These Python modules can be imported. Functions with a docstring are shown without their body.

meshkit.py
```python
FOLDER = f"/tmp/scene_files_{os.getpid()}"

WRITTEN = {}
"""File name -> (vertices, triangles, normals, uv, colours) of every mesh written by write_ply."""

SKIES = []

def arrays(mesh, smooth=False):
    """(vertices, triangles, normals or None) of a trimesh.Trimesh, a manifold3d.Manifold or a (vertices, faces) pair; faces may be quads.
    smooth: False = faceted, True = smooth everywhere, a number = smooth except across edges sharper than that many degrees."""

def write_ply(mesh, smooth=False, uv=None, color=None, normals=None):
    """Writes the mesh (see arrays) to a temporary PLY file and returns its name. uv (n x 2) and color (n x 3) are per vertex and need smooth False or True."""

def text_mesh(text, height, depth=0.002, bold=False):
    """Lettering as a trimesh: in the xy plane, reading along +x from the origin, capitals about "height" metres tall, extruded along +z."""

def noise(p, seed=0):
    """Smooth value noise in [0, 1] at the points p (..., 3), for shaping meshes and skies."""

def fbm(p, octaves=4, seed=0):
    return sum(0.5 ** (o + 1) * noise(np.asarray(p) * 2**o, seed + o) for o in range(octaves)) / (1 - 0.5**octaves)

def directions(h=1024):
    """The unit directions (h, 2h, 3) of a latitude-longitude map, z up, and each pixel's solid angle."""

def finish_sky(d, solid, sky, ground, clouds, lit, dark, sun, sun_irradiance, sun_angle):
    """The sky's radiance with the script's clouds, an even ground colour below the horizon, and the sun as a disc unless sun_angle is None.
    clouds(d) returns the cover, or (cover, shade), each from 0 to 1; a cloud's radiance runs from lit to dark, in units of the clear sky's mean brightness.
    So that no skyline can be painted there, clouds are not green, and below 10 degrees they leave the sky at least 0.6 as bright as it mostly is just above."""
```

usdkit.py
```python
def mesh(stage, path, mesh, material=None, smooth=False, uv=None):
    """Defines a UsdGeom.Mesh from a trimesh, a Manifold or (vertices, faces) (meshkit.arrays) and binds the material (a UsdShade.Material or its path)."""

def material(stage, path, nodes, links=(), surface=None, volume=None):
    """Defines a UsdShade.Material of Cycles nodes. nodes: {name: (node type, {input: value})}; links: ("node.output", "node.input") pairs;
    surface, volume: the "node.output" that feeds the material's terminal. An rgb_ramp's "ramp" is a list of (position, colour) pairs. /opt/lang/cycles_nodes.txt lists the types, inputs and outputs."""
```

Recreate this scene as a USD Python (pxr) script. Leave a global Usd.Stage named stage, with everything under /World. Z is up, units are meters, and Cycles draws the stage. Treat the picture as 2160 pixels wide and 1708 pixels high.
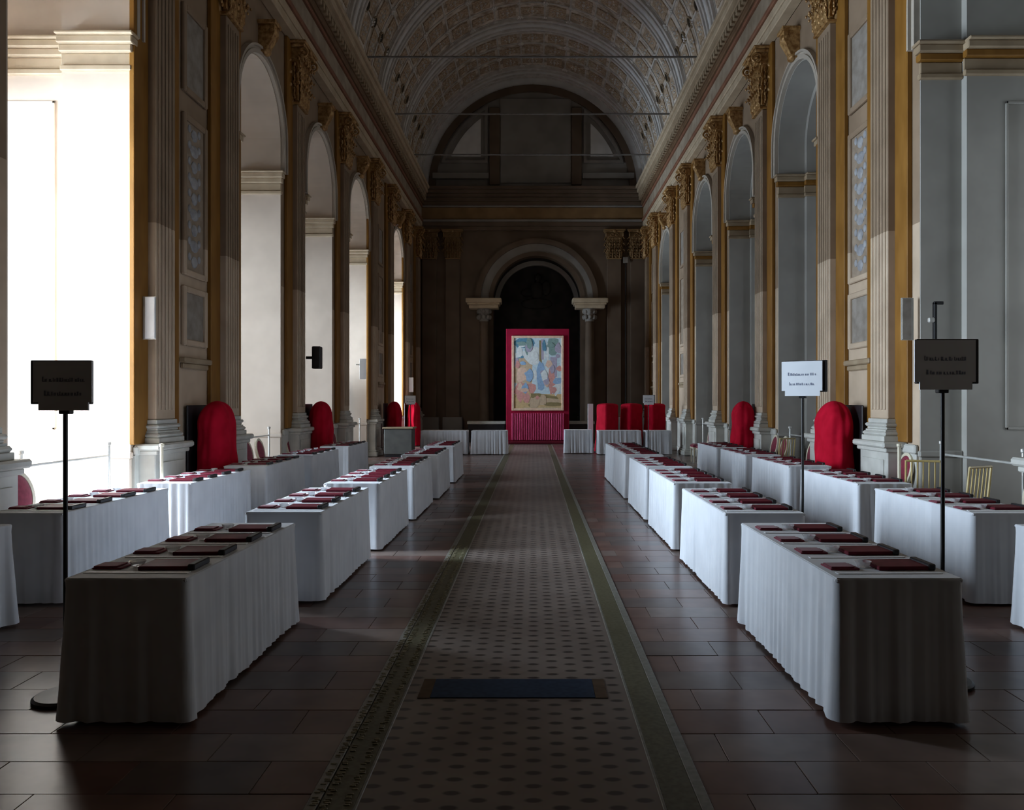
import math, random
import numpy as np
import trimesh
import usdkit, meshkit
from pxr import Usd, UsdGeom, UsdLux, UsdShade, Gf, Sdf
from shapely.geometry import Polygon, Point, box as sbox2
from shapely.ops import unary_union
from shapely import affinity

stage = Usd.Stage.CreateInMemory()
UsdGeom.SetStageUpAxis(stage, UsdGeom.Tokens.z)
UsdGeom.SetStageMetersPerUnit(stage, 1.0)
UsdGeom.Xform.Define(stage, '/World')

# ------------------------------------------------------------------ camera
EYE = 1.65
cam = UsdGeom.Camera.Define(stage, '/World/camera')
cam.AddTranslateOp().Set(Gf.Vec3d(0, 0, EYE))
cam.AddRotateXOp().Set(90.0)
cam.CreateHorizontalApertureAttr(36.0)
cam.CreateVerticalApertureAttr(36.0 * 1708 / 2160)
cam.CreateFocalLengthAttr(36.0 * 1655 / 2160)
cam.CreateHorizontalApertureOffsetAttr(-45.0 / 2160 * 36)
cam.CreateVerticalApertureOffsetAttr(-7.0 / 2160 * 36)
cam.CreateClippingRangeAttr(Gf.Vec2f(0.05, 200))
cam.CreateExposureAttr(0.0)

# ------------------------------------------------------------------ daylight
UL, UR = 4.97, 4.90                       # the two long walls' distance from the camera axis
SPAN = {-1: UL, 1: UR}
BAYS = [(7.40, 9.70), (13.10, 15.45), (17.05, 19.40), (21.00, 23.40), (27.30, 29.65)]
NICHE = 2.45                              # depth of the window bays
Y0, Y1 = -6.0, 33.6                       # ends of the hall
WIN_TOP = 5.3
DAY = {-1: [70, 12.5, 10, 19, 50], 1: [2.0, .6, .6, .6, .8]}   # daylight through the five windows of each wall: sunlit side, shaded court side
SEG = {-1: 0.85, 1: 0.52}                 # depth of the front part of each jamb
STEP = {-1: -0.10, 1: 0.14}               # the back part steps back on the left, forward on the right
OFF = {-1: 0.0, 1: 0.25}                  # the right wall's bays stand a little further on
dome = UsdLux.DomeLight.Define(stage, '/World/sky_light')
dome.CreateIntensityAttr(0.3)
dome.CreateColorAttr(Gf.Vec3f(0.72, 0.82, 1.0))
for s in (-1, 1):
    for k, (a, b) in enumerate(BAYS):
        r = UsdLux.RectLight.Define(stage, f'/World/window_daylight_{k + 1 + (5 if s > 0 else 0):03d}')
        r.AddTranslateOp().Set(Gf.Vec3d(s * (SPAN[s] + NICHE + 0.22), (a + b) / 2 + OFF[s], (0.25 + WIN_TOP) / 2))
        r.AddRotateYOp().Set(90.0 * s)
        r.CreateWidthAttr(WIN_TOP - 0.35)
        r.CreateHeightAttr(b - a - 0.3)
        r.CreateIntensityAttr(float(DAY[s][k]))
        r.CreateColorAttr(Gf.Vec3f(0.72, 0.85, 1.0) if s < 0 else Gf.Vec3f(0.9, 0.95, 1.0))

# ------------------------------------------------------------------ materials
LOOKS = {}


def rough_noise(name, c1, c2, scale=6.0, rough=0.6, spec=0.3, metallic=0.0, bump=0.0, bscale=40.0, detail=4, sheen=0.0, stretch=(1, 1, 1), contrast=(0.35, 0.65)):
    nodes = {
        "tc": ("texture_coordinate", {}),
        "mp": ("mapping", {"scale": stretch}),
        "n": ("noise_texture", {"scale": scale, "detail": float(detail)}),
        "r": ("rgb_ramp", {"ramp": [(contrast[0], c1), (contrast[1], c2)]}),
        "p": ("principled_bsdf", {"roughness": rough, "specular_ior_level": spec, "metallic": metallic, "sheen_weight": sheen}),
    }
    links = [("tc.object", "mp.vector"), ("mp.vector", "n.vector"), ("n.fac", "r.fac"), ("r.color", "p.base_color")]
    if bump:
        nodes["bn"] = ("noise_texture", {"scale": bscale, "detail": 3.0})
        nodes["b"] = ("bump", {"strength": bump, "distance": 0.02})
        links += [("mp.vector", "bn.vector"), ("bn.fac", "b.height"), ("b.normal", "p.normal")]
    LOOKS[name] = usdkit.material(stage, f"/World/Looks/{name}", nodes, links, surface="p.BSDF")
    return LOOKS[name]


UsdGeom.Scope.Define(stage, '/World/Looks')


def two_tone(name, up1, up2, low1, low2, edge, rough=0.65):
    """plaster whose lower part is lighter up to a clear line at height edge"""
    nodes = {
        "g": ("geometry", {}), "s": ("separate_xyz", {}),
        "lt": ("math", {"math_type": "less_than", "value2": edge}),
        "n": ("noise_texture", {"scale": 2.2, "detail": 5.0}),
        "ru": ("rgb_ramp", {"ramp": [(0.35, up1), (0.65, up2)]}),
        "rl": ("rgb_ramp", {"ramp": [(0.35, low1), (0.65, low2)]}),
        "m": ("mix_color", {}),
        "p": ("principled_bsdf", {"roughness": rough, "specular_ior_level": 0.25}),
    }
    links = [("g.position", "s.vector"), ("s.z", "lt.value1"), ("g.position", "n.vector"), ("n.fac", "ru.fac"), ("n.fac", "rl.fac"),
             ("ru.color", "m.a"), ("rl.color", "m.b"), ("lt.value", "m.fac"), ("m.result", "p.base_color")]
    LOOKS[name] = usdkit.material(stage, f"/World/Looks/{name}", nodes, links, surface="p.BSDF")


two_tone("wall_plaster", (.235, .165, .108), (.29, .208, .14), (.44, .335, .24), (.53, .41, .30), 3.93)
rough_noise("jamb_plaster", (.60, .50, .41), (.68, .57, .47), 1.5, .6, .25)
rough_noise("arch_cream", (.40, .35, .29), (.48, .42, .35), 2, .55, .25)
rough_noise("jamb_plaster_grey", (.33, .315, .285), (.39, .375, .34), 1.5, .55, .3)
rough_noise("moulding_cream", (.44, .34, .23), (.54, .43, .30), 3, .5, .3)
rough_noise("moulding_tan", (.30, .22, .14), (.38, .29, .19), 3, .5, .3)
rough_noise("moulding_russet", (.20, .085, .05), (.26, .12, .07), 3, .5, .3)
rough_noise("frieze_buff", (.26, .205, .145), (.40, .33, .25), 2.5, .55, .3)
rough_noise("moulding_brown", (.13, .075, .04), (.19, .11, .06), 3, .5, .3)
rough_noise("ochre_marble", (.20, .088, .014), (.26, .122, .024), 5, .5, .25, stretch=(1, 1, .35))
rough_noise("gilding", (.22, .10, .025), (.52, .32, .13), 14, .42, .5, metallic=.25, bump=.3, bscale=30)
rough_noise("stone_pedestal", (.46, .45, .41), (.58, .57, .52), 3, .55, .3)
rough_noise("panel_grey", (.21, .18, .15), (.30, .265, .23), 6, .6, .25)
rough_noise("panel_ornament", (.24, .185, .135), (.34, .27, .205), 7, .6, .25)
rough_noise("relief_bluegrey", (.25, .25, .265), (.38, .38, .39), 9, .6, .25)
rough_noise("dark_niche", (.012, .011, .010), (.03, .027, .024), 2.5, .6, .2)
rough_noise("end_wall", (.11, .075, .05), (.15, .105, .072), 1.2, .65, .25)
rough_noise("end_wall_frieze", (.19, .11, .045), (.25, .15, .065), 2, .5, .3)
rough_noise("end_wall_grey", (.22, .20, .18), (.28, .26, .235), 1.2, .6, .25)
rough_noise("entrance_wall", (.03, .022, .018), (.04, .03, .024), 1.2, .8, .1)
rough_noise("vault_paint", (.34, .265, .195), (.74, .66, .58), 3.2, .7, .2, detail=8, contrast=(.38, .62))
rough_noise("vault_band", (.62, .61, .60), (.74, .73, .72), 2, .6, .25)
rough_noise("vault_panel", (.33, .225, .14), (.58, .46, .34), 14, .65, .2)
rough_noise("vault_frame", (.52, .48, .44), (.66, .62, .58), 4, .6, .25)
rough_noise("rosette_white", (.68, .65, .61), (.76, .73, .70), 6, .6, .25)
rough_noise("dark_hole", (.03, .022, .014), (.05, .035, .02), 6, .7, .2)
rough_noise("iron_rod", (.22, .21, .20), (.28, .27, .26), 6, .4, .5, metallic=.6)
rough_noise("cloth_white", (.62, .64, .68), (.69, .71, .75), 3, .85, .15, sheen=.15)
rough_noise("maroon_leather", (.10, .005, .014), (.14, .008, .022), 20, .6, .2)
rough_noise("maroon_cloth", (.16, .012, .03), (.22, .02, .045), 20, .8, .2, sheen=.2)
rough_noise("black_card", (.012, .010, .012), (.02, .016, .018), 10, .5, .4)
rough_noise("red_drape", (.42, .004, .020), (.52, .007, .030), 5, .85, .08, bump=.35, bscale=7)
rough_noise("red_banner", (.26, .003, .028), (.32, .004, .036), 3, .75, .2)
rough_noise("crimson_pleats", (.50, .04, .14), (.70, .12, .26), 9, .75, .2, stretch=(6, 1, .2))
rough_noise("black_metal", (.010, .010, .011), (.016, .016, .017), 10, .4, .4)
rough_noise("sign_paper", (.80, .82, .86), (.84, .86, .90), 4, .6, .3)
rough_noise("sign_ink", (.20, .22, .30), (.26, .28, .36), 20, .6, .3)
rough_noise("chair_cream", (.62, .56, .42), (.70, .64, .50), 8, .4, .4)
rough_noise("gilt_wood", (.48, .36, .14), (.58, .45, .20), 8, .4, .5)
rough_noise("barrier_metal", (.55, .55, .52), (.65, .65, .62), 8, .3, .5, metallic=.4)
rough_noise("window_frame_paint", (.55, .50, .43), (.62, .57, .50), 5, .5, .3)
rough_noise("shutter_grey", (.34, .35, .36), (.40, .41, .42), 2, .55, .3)
rough_noise("mat_blue", (.010, .022, .050), (.016, .032, .066), 30, .7, .2)
rough_noise("mat_brown", (.07, .04, .02), (.09, .055, .03), 20, .8, .2)
rough_noise("dark_counter", (.09, .09, .085), (.12, .12, .11), 4, .6, .3)
rough_noise("platform_white", (.42, .42, .38), (.50, .50, .46), 4, .6, .3)
rough_noise("grout", (.045, .028, .023), (.055, .036, .03), 10, .7, .2)
for i, (a, b) in enumerate([((.115, .060, .048), (.16, .088, .07)), ((.14, .082, .066), (.19, .116, .092)),
                            ((.10, .072, .064), (.14, .104, .09)), ((.16, .118, .10), (.22, .162, .14))]):
    rough_noise(f"floor_tile_{'abcd'[i]}", a, b, 3.5, .27, .32, bump=.06, bscale=4)
LOOKS["glass_pane"] = usdkit.material(stage, "/World/Looks/glass_pane", {
    "t": ("transparent_bsdf", {"color": (.96, .97, .97)}), "g": ("glossy_bsdf", {"roughness": 0.02, "color": (1, 1, 1)}),
    "f": ("fresnel", {"IOR": 1.45}), "m": ("mix_closure", {})},
    [("f.fac", "m.fac"), ("t.BSDF", "m.closure1"), ("g.BSDF", "m.closure2")], surface="m.closure")
LOOKS["glass_clear"] = usdkit.material(stage, "/World/Looks/glass_clear", {
    "p": ("principled_bsdf", {"base_color": (.95, .96, .98), "roughness": .04, "transmission_weight": .75, "ior": 1.45, "specular_ior_level": .8})}, [], surface="p.BSDF")
# patterned runner: staggered dark ovals on a grey-brown ground
LOOKS["walkway_pattern"] = usdkit.material(stage, "/World/Looks/walkway_pattern", {
    "tc": ("texture_coordinate", {}),
    "mp": ("mapping", {"scale": (1.4142 / .23, 1.4142 / .12, 0), "rotation": (0, 0, math.pi / 4)}),
    "v": ("voronoi_texture", {"dimensions": "2D", "feature": "f1", "scale": 1.0, "randomness": 0.0}),
    "n": ("noise_texture", {"scale": 2.0, "detail": 4.0}),
    "rn": ("rgb_ramp", {"ramp": [(.3, (.15, .118, .100)), (.7, (.21, .17, .145))]}),
    "r": ("rgb_ramp", {"ramp": [(.17, (1, 1, 1)), (.27, (0, 0, 0))]}),
    "m": ("mix_color", {"b": (.045, .033, .028)}),
    "p": ("principled_bsdf", {"roughness": .42, "specular_ior_level": .4})},
    [("tc.object", "mp.vector"), ("mp.vector", "v.vector"), ("v.distance", "r.fac"), ("tc.object", "n.vector"), ("n.fac", "rn.fac"),
     ("r.color", "m.fac"), ("rn.color", "m.a"), ("m.result", "p.base_color")], surface="p.BSDF")
rough_noise("walkway_border", (.075, .066, .030), (.115, .105, .06), 40, .5, .35)
rough_noise("walkway_edge", (.15, .145, .12), (.22, .21, .18), 30, .4, .4)
rough_noise("tessera", (.16, .14, .08), (.26, .23, .15), 60, .25, .6)
for n, c in dict(sky=(.48, .60, .66), cloud=(.62, .66, .66), tealblue=(.10, .24, .34), hill=(.50, .38, .26), rose=(.55, .27, .24),
                 sand=(.52, .38, .20), olive=(.24, .19, .09), bluecloak=(.25, .38, .55), violetgrey=(.36, .33, .42), green=(.20, .30, .28),
                 skin=(.62, .44, .34), frame=(.66, .46, .34)).items():
    rough_noise(f"paint_{n}", tuple(min(.9, v * 1.05) for v in c), tuple(min(.92, v * 1.25) for v in c), 12, .6, .25)

# ------------------------------------------------------------------ helpers
USED = {}


def numbered(parent, name):
    k = USED.get((parent, name), 0)
    USED[(parent, name)] = k + 1
    return f"{parent}/{name}" if k == 0 else f"{parent}/{name}_{k:03d}"


def path_of(p):
    return '/World' if p is None else (p if isinstance(p, str) else str(p.GetPath()))


def cat(meshes):
    return trimesh.util.concatenate([m for m in meshes if m is not None])


def obj(name, mesh, mat, parent=None, smooth=False, label=None, kind=None):
    if isinstance(mesh, list):
        mesh = cat(mesh)
    p = numbered(path_of(parent), name)
    prim = usdkit.mesh(stage, p, mesh, LOOKS[mat], smooth=smooth).GetPrim()
    if label:
        prim.SetCustomDataByKey('label', label)
    if kind:
        prim.SetCustomDataByKey('kind', kind)
    return prim


def tag(prim, label, category=None, group=None, kind=None):
    prim.SetCustomDataByKey('label', label)
    if category:
        prim.SetCustomDataByKey('category', category)
    if group:
        prim.SetCustomDataByKey('group', group)
    if kind:
        prim.SetCustomDataByKey('kind', kind)
    return prim


def thing(name, label, category, loc=(0, 0, 0), rotz=0.0, group=None, kind=None):
    x = UsdGeom.Xform.Define(stage, numbered('/World', name))
    x.AddTranslateOp().Set(Gf.Vec3d(*map(float, loc)))
    x.AddRotateZOp().Set(float(rotz))
    return tag(x.GetPrim(), label, category, group, kind)


def dup(root, name, label, category, loc, rotz=0.0, group=None):
    x = UsdGeom.Xform.Define(stage, numbered('/World', name))
    x.AddTranslateOp().Set(Gf.Vec3d(*map(float, loc)))
    x.AddRotateZOp().Set(float(rotz))
    p = x.GetPrim()
    p.GetReferences().AddInternalReference(root.GetPath())
    p.SetInstanceable(True)
    return tag(p, label, category, group)


def place(root, loc, rotz=0.0):
    ops = UsdGeom.Xformable(root).GetOrderedXformOps()
    ops[0].Set(Gf.Vec3d(*map(float, loc)))
    ops[1].Set(float(rotz))


def box(x0, x1, y0, y1, z0, z1):
    x0, x1 = min(x0, x1), max(x0, x1)
    m = trimesh.creation.box((x1 - x0, abs(y1 - y0), z1 - z0))
    m.apply_translation(((x0 + x1) / 2, (y0 + y1) / 2, (z0 + z1) / 2))
    return m


def cbox(x0, x1, y0, y1, z0, z1, c=0.01):
    """box with chamfered edges"""
    x0, x1, y0, y1 = min(x0, x1), max(x0, x1), min(y0, y1), max(y0, y1)
    pts = []
    for ix in (0, 1):
        for iy in (0, 1):
            for iz in (0, 1):
                p = np.array([(x0, x1)[ix], (y0, y1)[iy], (z0, z1)[iz]])
                d = np.array([1 - 2 * ix, 1 - 2 * iy, 1 - 2 * iz]) * c
                for k in range(3):
                    q = p + d
                    q[k] = p[k]
                    pts.append(q)
    return trimesh.convex.convex_hull(np.array(pts))


def sb(s, d0, d1, y0, y1, z0, z1, c=0.0):
    """box on a long wall: d is the distance out of the wall plane into the hall"""
    U = SPAN[s]
    a, b = s * (U - d0), s * (U - d1)
    return cbox(a, b, y0, y1, z0, z1, c) if c else box(a, b, y0, y1, z0, z1)


def extrude(poly, h0, h1, axes):
    """polygon in two axes pushed along the third: axes 'yz>x', 'xz>y' or 'xy>z'"""
    out = []
    for g in getattr(poly, 'geoms', [poly]):
        m = trimesh.creation.extrude_polygon(g, h1 - h0, engine='earcut')
        v = np.array(m.vertices)
        v[:, 2] += h0
        f = np.array(m.faces)
        if axes == 'yz>x':
            v = v[:, [2, 0, 1]]
        elif axes == 'xz>y':
            v = v[:, [0, 2, 1]]
            f = f[:, ::-1]
        out.append(trimesh.Trimesh(v, f, process=False))
    return cat(out)


def lathe(profile, n=24, center=(0, 0, 0)):
    m = trimesh.creation.revolve(np.array(profile), sections=n)
    m.apply_translation(center)
    return m


def tube(p, q, r, n=10):
    return trimesh.creation.cylinder(r, segment=[p, q], sections=n)


def sweep(points, r, n=8):
    ms = [tube(points[i], points[i + 1], r, n) for i in range(len(points) - 1)]
    ms += [trimesh.creation.icosphere(1, r).apply_translation(p) for p in points[1:-1]]
    return cat(ms)


def ball(c, r, sub=2):
    m = trimesh.creation.icosphere(sub, 1.0)
    m.apply_scale(np.broadcast_to(r, 3))
    m.apply_translation(c)
    return m


ORD = ['first', 'second', 'third', 'fourth', 'fifth', 'sixth', 'seventh', 'eighth', 'ninth', 'tenth', 'eleventh', 'twelfth']
SIDE = {-1: 'left', 1: 'right'}


def bays_of(s):
    return [(a + OFF[s], b + OFF[s]) for a, b in BAYS]


# ================================================================== floor
floor = thing('floor', 'dark polished brick-red stone floor of the long hall', None, kind='structure')
obj('slab', box(-7.2, 7.2, Y0, Y1 + 1.6, -0.25, -0.006), 'grout', floor)
rng = random.Random(7)
RW, RL = 0.30, 0.60
tiles = []
row = 0
y = 0.0
RUN_L, RUN_R = -0.93, 0.73
while y < Y1:
    tone = [0, 2, 1, 0, 3, 0, 1, 2][row % 8]
    x = -6.9 - (RL / 2 if row % 2 else 0)
    while x < 6.9:
        for (p, q) in ((x, min(x + RL, RUN_L)), (max(x, RUN_R), x + RL)):
            if q - p > 0.06 and q - p <= RL + 1e-6:
                t = tone if rng.random() < .7 else rng.randrange(4)
                vis = y > 2.9 and abs(p + q) / 2 < 0.72 * (y + .3) + .1
                cx = (p + q) / 2
                occ = any(abs(abs(cx) - c) < w for c, w in ((2.05, .32), (4.0, .4))) and y > 4.2
                pr = (1.0 / max(y, 3.0)) if (vis and not occ) else 0.0
                dz = rng.uniform(-.0012, .0012)
                tiles.append((pr, t, cbox(p + .0015, q - .0015, y + .0015, y + RW - .0015, -0.02, dz, .002)))
        x += RL
    y += RW
    row += 1
order = sorted(range(len(tiles)), key=lambda i: -tiles[i][0])
for i in order[:290]:
    obj('tile', tiles[i][2], f"floor_tile_{'abcd'[tiles[i][1]]}", floor)
for t in range(4):
    obj('tile_field', [tiles[i][2] for i in order[290:] if tiles[i][1] == t], f"floor_tile_{'abcd'[t]}", floor, kind='stuff')

# ---- the runner down the aisle, a patterned floor strip with its dots drawn flat
walkway = thing('aisle_walkway', 'long grey-brown patterned runner with olive borders lying down the middle of the hall', 'carpet', (0, 0, 0))
obj('field', box(RUN_L + .21, RUN_R - .20, .5, 30.2, -0.005, .004), 'walkway_pattern', walkway)
for a, b in ((RUN_L + .055, RUN_L + .20), (RUN_R - .19, RUN_R - .05)):
    obj('border', cbox(a, b, .5, 30.2, -0.005, .007, .003), 'walkway_border', walkway, label='olive border strip')
for a, b in ((RUN_L, RUN_L + .05), (RUN_L + .20, RUN_L + .215), (RUN_R - .205, RUN_R - .19), (RUN_R - .05, RUN_R)):
    obj('edge_strip', cbox(a, b, .5, 30.2, -0.005, .008, .003), 'walkway_edge', walkway, label='pale edge strip')
tess = []
rng = random.Random(3)
for k in range(420):
    yy = 2.9 + k * .0145
    for x0 in (RUN_L + .01, RUN_L + .06, RUN_L + .145):
        if rng.random() < .62:
            xx = x0 + rng.uniform(0, .02)
            tess.append(cbox(xx, xx + .026, yy, yy + .010, .004, .0105 + rng.random() * .002, .002))
obj('border_tesserae', tess, 'tessera', walkway, label='small raised glinting tesserae along the left border', kind='stuff')

mat = thing('floor_mat', 'dark blue flat mat with brown ends lying across the runner in the foreground', 'mat', (-.115, 4.50, .004))
obj('mat_field', cbox(-.46, .46, -.145, .145, 0, .006, .002), 'mat_blue', mat)
for s in (-1, 1):
    obj('mat_end', cbox(s * .46, s * .53, -.15, .15, 0, .005, .002), 'mat_brown', mat, label='brown end strip')

# ================================================================== long walls
ARCH_SPRING = 6.72
IMP0, IMP1 = 5.72, 6.16
ENT0 = 8.95
PIL = []                                   # centres of the pilasters along the walls
PIERS = [(-5.9, 7.40), (9.70, 13.10), (15.45, 17.05), (19.40, 21.00), (23.40, 27.30), (29.65, Y1)]


def leaf(c, out, up, w):
    """a small curled acanthus leaf: stem, two side lobes and a rolled tip; c base, out direction in the wall frame"""
    o = np.array(out, float)
    c = np.array(c, float)
    t = np.array([o[1], -o[0], 0.0])
    zz = np.array([0, 0, 1.0])
    ms = [trimesh.convex.convex_hull(np.array([c + t * w * .32, c - t * w * .32, c + o * .05, c + zz * up * .8 + o * .05 + t * w * .18, c + zz * up * .8 + o * .05 - t * w * .18, c + zz * up * .75 - o * .01, c + zz * up * .5 + o * .075]))]
    for f, k in ((.28, .5), (.58, .46)):
        for sg in (-1, 1):
            ms.append(ball(c + zz * up * f + t * sg * w * k + o * (.03 + .03 * f), (w * .17, w * .17, up * .13), 0))
    ms.append(ball(c + zz * up * .9 + o * (.06 + .16 * up), (w * .26, w * .26, up * .11), 1))
    ms.append(ball(c + zz * up * .80 + o * (.10 + .20 * up), (w * .16, w * .16, up * .08), 0))
    return cat(ms)


def capital_mesh(w, d, h):
    """Corinthian pilaster capital on a wall: local x is out of the wall, y along it, z up, origin at the bottom centre on the wall"""
    ms = [cbox(0, d + .03, -w / 2 - .03, w / 2 + .03, 0, .05, .012)]
    n = 5
    for i in range(n):
        a = .09 * ((i + 1) / n) ** 3
        ms.append(box(0, d + a - .02, -w / 2 - a + .02, w / 2 + a - .02, .05 + (h - .17) * i / n, .05 + (h - .17) * (i + 1) / n))
    ms.append(cbox(-.02, d + .15, -w / 2 - .14, w / 2 + .14, h - .12, h - .06, .015))
    ms.append(cbox(-.02, d + .19, -w / 2 - .18, w / 2 + .18, h - .06, h, .02))
    for z, hh, k, wd in ((.04, .36, 4, .13), (.28, .38, 3, .14), (.54, .36, 4, .12)):
        for i in range(k):
            ms.append(leaf((d, (i - (k - 1) / 2) * w / k * 1.05, z), (1, 0, 0), hh, wd))
        for sy in (-1, 1):
            ms.append(leaf((d * .3, sy * w / 2, z), (0, sy, 0), hh, wd))
            ms.append(leaf((d * .8, sy * (w / 2 + .005), z + .04), (.5, sy * .866, 0), hh, wd))
    for sy in (-1, 1):                     # volutes
        for (px, py, r) in ((d + .11, sy * (w / 2 + .08), .085), (d + .09, sy * .10, .06)):
            ring = trimesh.creation.torus(r, r * .32, 12, 6)
            ring.apply_transform(trimesh.transformations.rotation_matrix(math.pi / 2, (1, 0, 0) if abs(py) > .2 else (0, 1, 0)))
            ring.apply_translation((px, py, h - .23))
            ms += [ring, ball((px, py, h - .23), r * .45, 1)]
    ms.append(ball((d + .16, 0, h - .09), (.05, .08, .07), 1))
    return cat(ms)


CAP_H = 1.25


def to_wall(m, s, yc, z, d0=0.0):
    """places a mesh made in the wall frame (x out of the wall) on wall s"""
    m = m.copy()
    v = np.array(m.vertices)
    f = np.array(m.faces)
    U = SPAN[s]
    v = np.c_[s * (U - d0 - v[:, 0]), v[:, 1] + yc, v[:, 2] + z]
    if s > 0:
        f = f[:, ::-1]
    return trimesh.Trimesh(v, f, process=False)


CAPITAL = capital_mesh(.56, .20, CAP_H)
KEY = cat([trimesh.convex.convex_hull(np.array([(0, a, z) for a in (-.11, .11) for z in (0, .55)] + [(.16, a, .12) for a in (-.09, .09)] + [(.30, a, z) for a in (-.13, .13) for z in (.40, .55)]))] +
          [ball((.24, 0, .44), (.10, .15, .10), 1), ball((.12, 0, .10), (.08, .12, .08), 1), cbox(0, .34, -.17, .17, .55, .62, .01)])


def flutes(s, y0, y1, z0, z1, d):
    """raised fillets on a pilaster shaft"""
    out = []
    n = 5
    w = (y1 - y0)
    for k in range(n):
        c = y0 + w * (k + .5) / n
        out.append(sb(s, d, d + .014, c - w / n * .27, c + w / n * .27, z0, z1, .006))
    return out


def pilaster(s, wall, yc, w=.54, strip=True):
    z0, z1 = 1.12, ENT0 - CAP_H
    if strip:
        obj('backing_strip', [sb(s, .002, .07, yc - w / 2 - .34, yc - w / 2 + .02, 1.12, ENT0, .01), sb(s, .002, .07, yc + w / 2 - .02, yc + w / 2 + .34, 1.12, ENT0, .01)], 'ochre_marble', wall, label='ochre marbled strip either side of a pilaster')
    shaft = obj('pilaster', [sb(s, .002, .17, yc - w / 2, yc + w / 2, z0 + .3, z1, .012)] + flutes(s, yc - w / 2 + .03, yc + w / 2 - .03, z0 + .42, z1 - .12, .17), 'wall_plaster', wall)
    obj('pilaster_base', [sb(s, .0, .17 + p, yc - w / 2 - p, yc + w / 2 + p, z0 + q0, z0 + q1, c) for p, q0, q1, c in ((.085, 0, .07, .006), (.08, .07, .13, .024), (.045, .13, .155, .004), (.03, .155, .19, .012), (.055, .19, .24, .02), (.02, .24, .30, .008))], 'stone_pedestal', shaft)
    obj('capital', to_wall(CAPITAL, s, yc, z1), 'gilding', shaft, smooth=30, label='gilded leafy capital')
    pw = w / 2 + .16
    obj('pedestal', [sb(s, 0, .24, yc - pw, yc + pw, 0, 1.02, .01), sb(s, 0, .30, yc - pw - .05, yc + pw + .05, 0, .14, .02), sb(s, 0, .27, yc - pw - .025, yc + pw + .025, .14, .20, .015),
                     sb(s, 0, .28, yc - pw - .03, yc + pw + .03, .98, 1.04, .012), sb(s, 0, .33, yc - pw - .07, yc + pw + .07, 1.04, 1.12, .02), sb(s, .24, .255, yc - pw + .1, yc + pw - .1, .3, .88, .006)],
        'stone_pedestal', shaft, label='pale stone pedestal')


def arch_poly(a, b, grow=0.0, z0=-1.0):
    c, R = (a + b) / 2, (b - a) / 2 + grow
    arc = [(c + R * math.cos(t), ARCH_SPRING + R * math.sin(t)) for t in np.linspace(0, math.pi, 33)]
    return Polygon([(a - grow, z0), (b + grow, z0)] + arc)


def steps(pts):
    return pts


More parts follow.
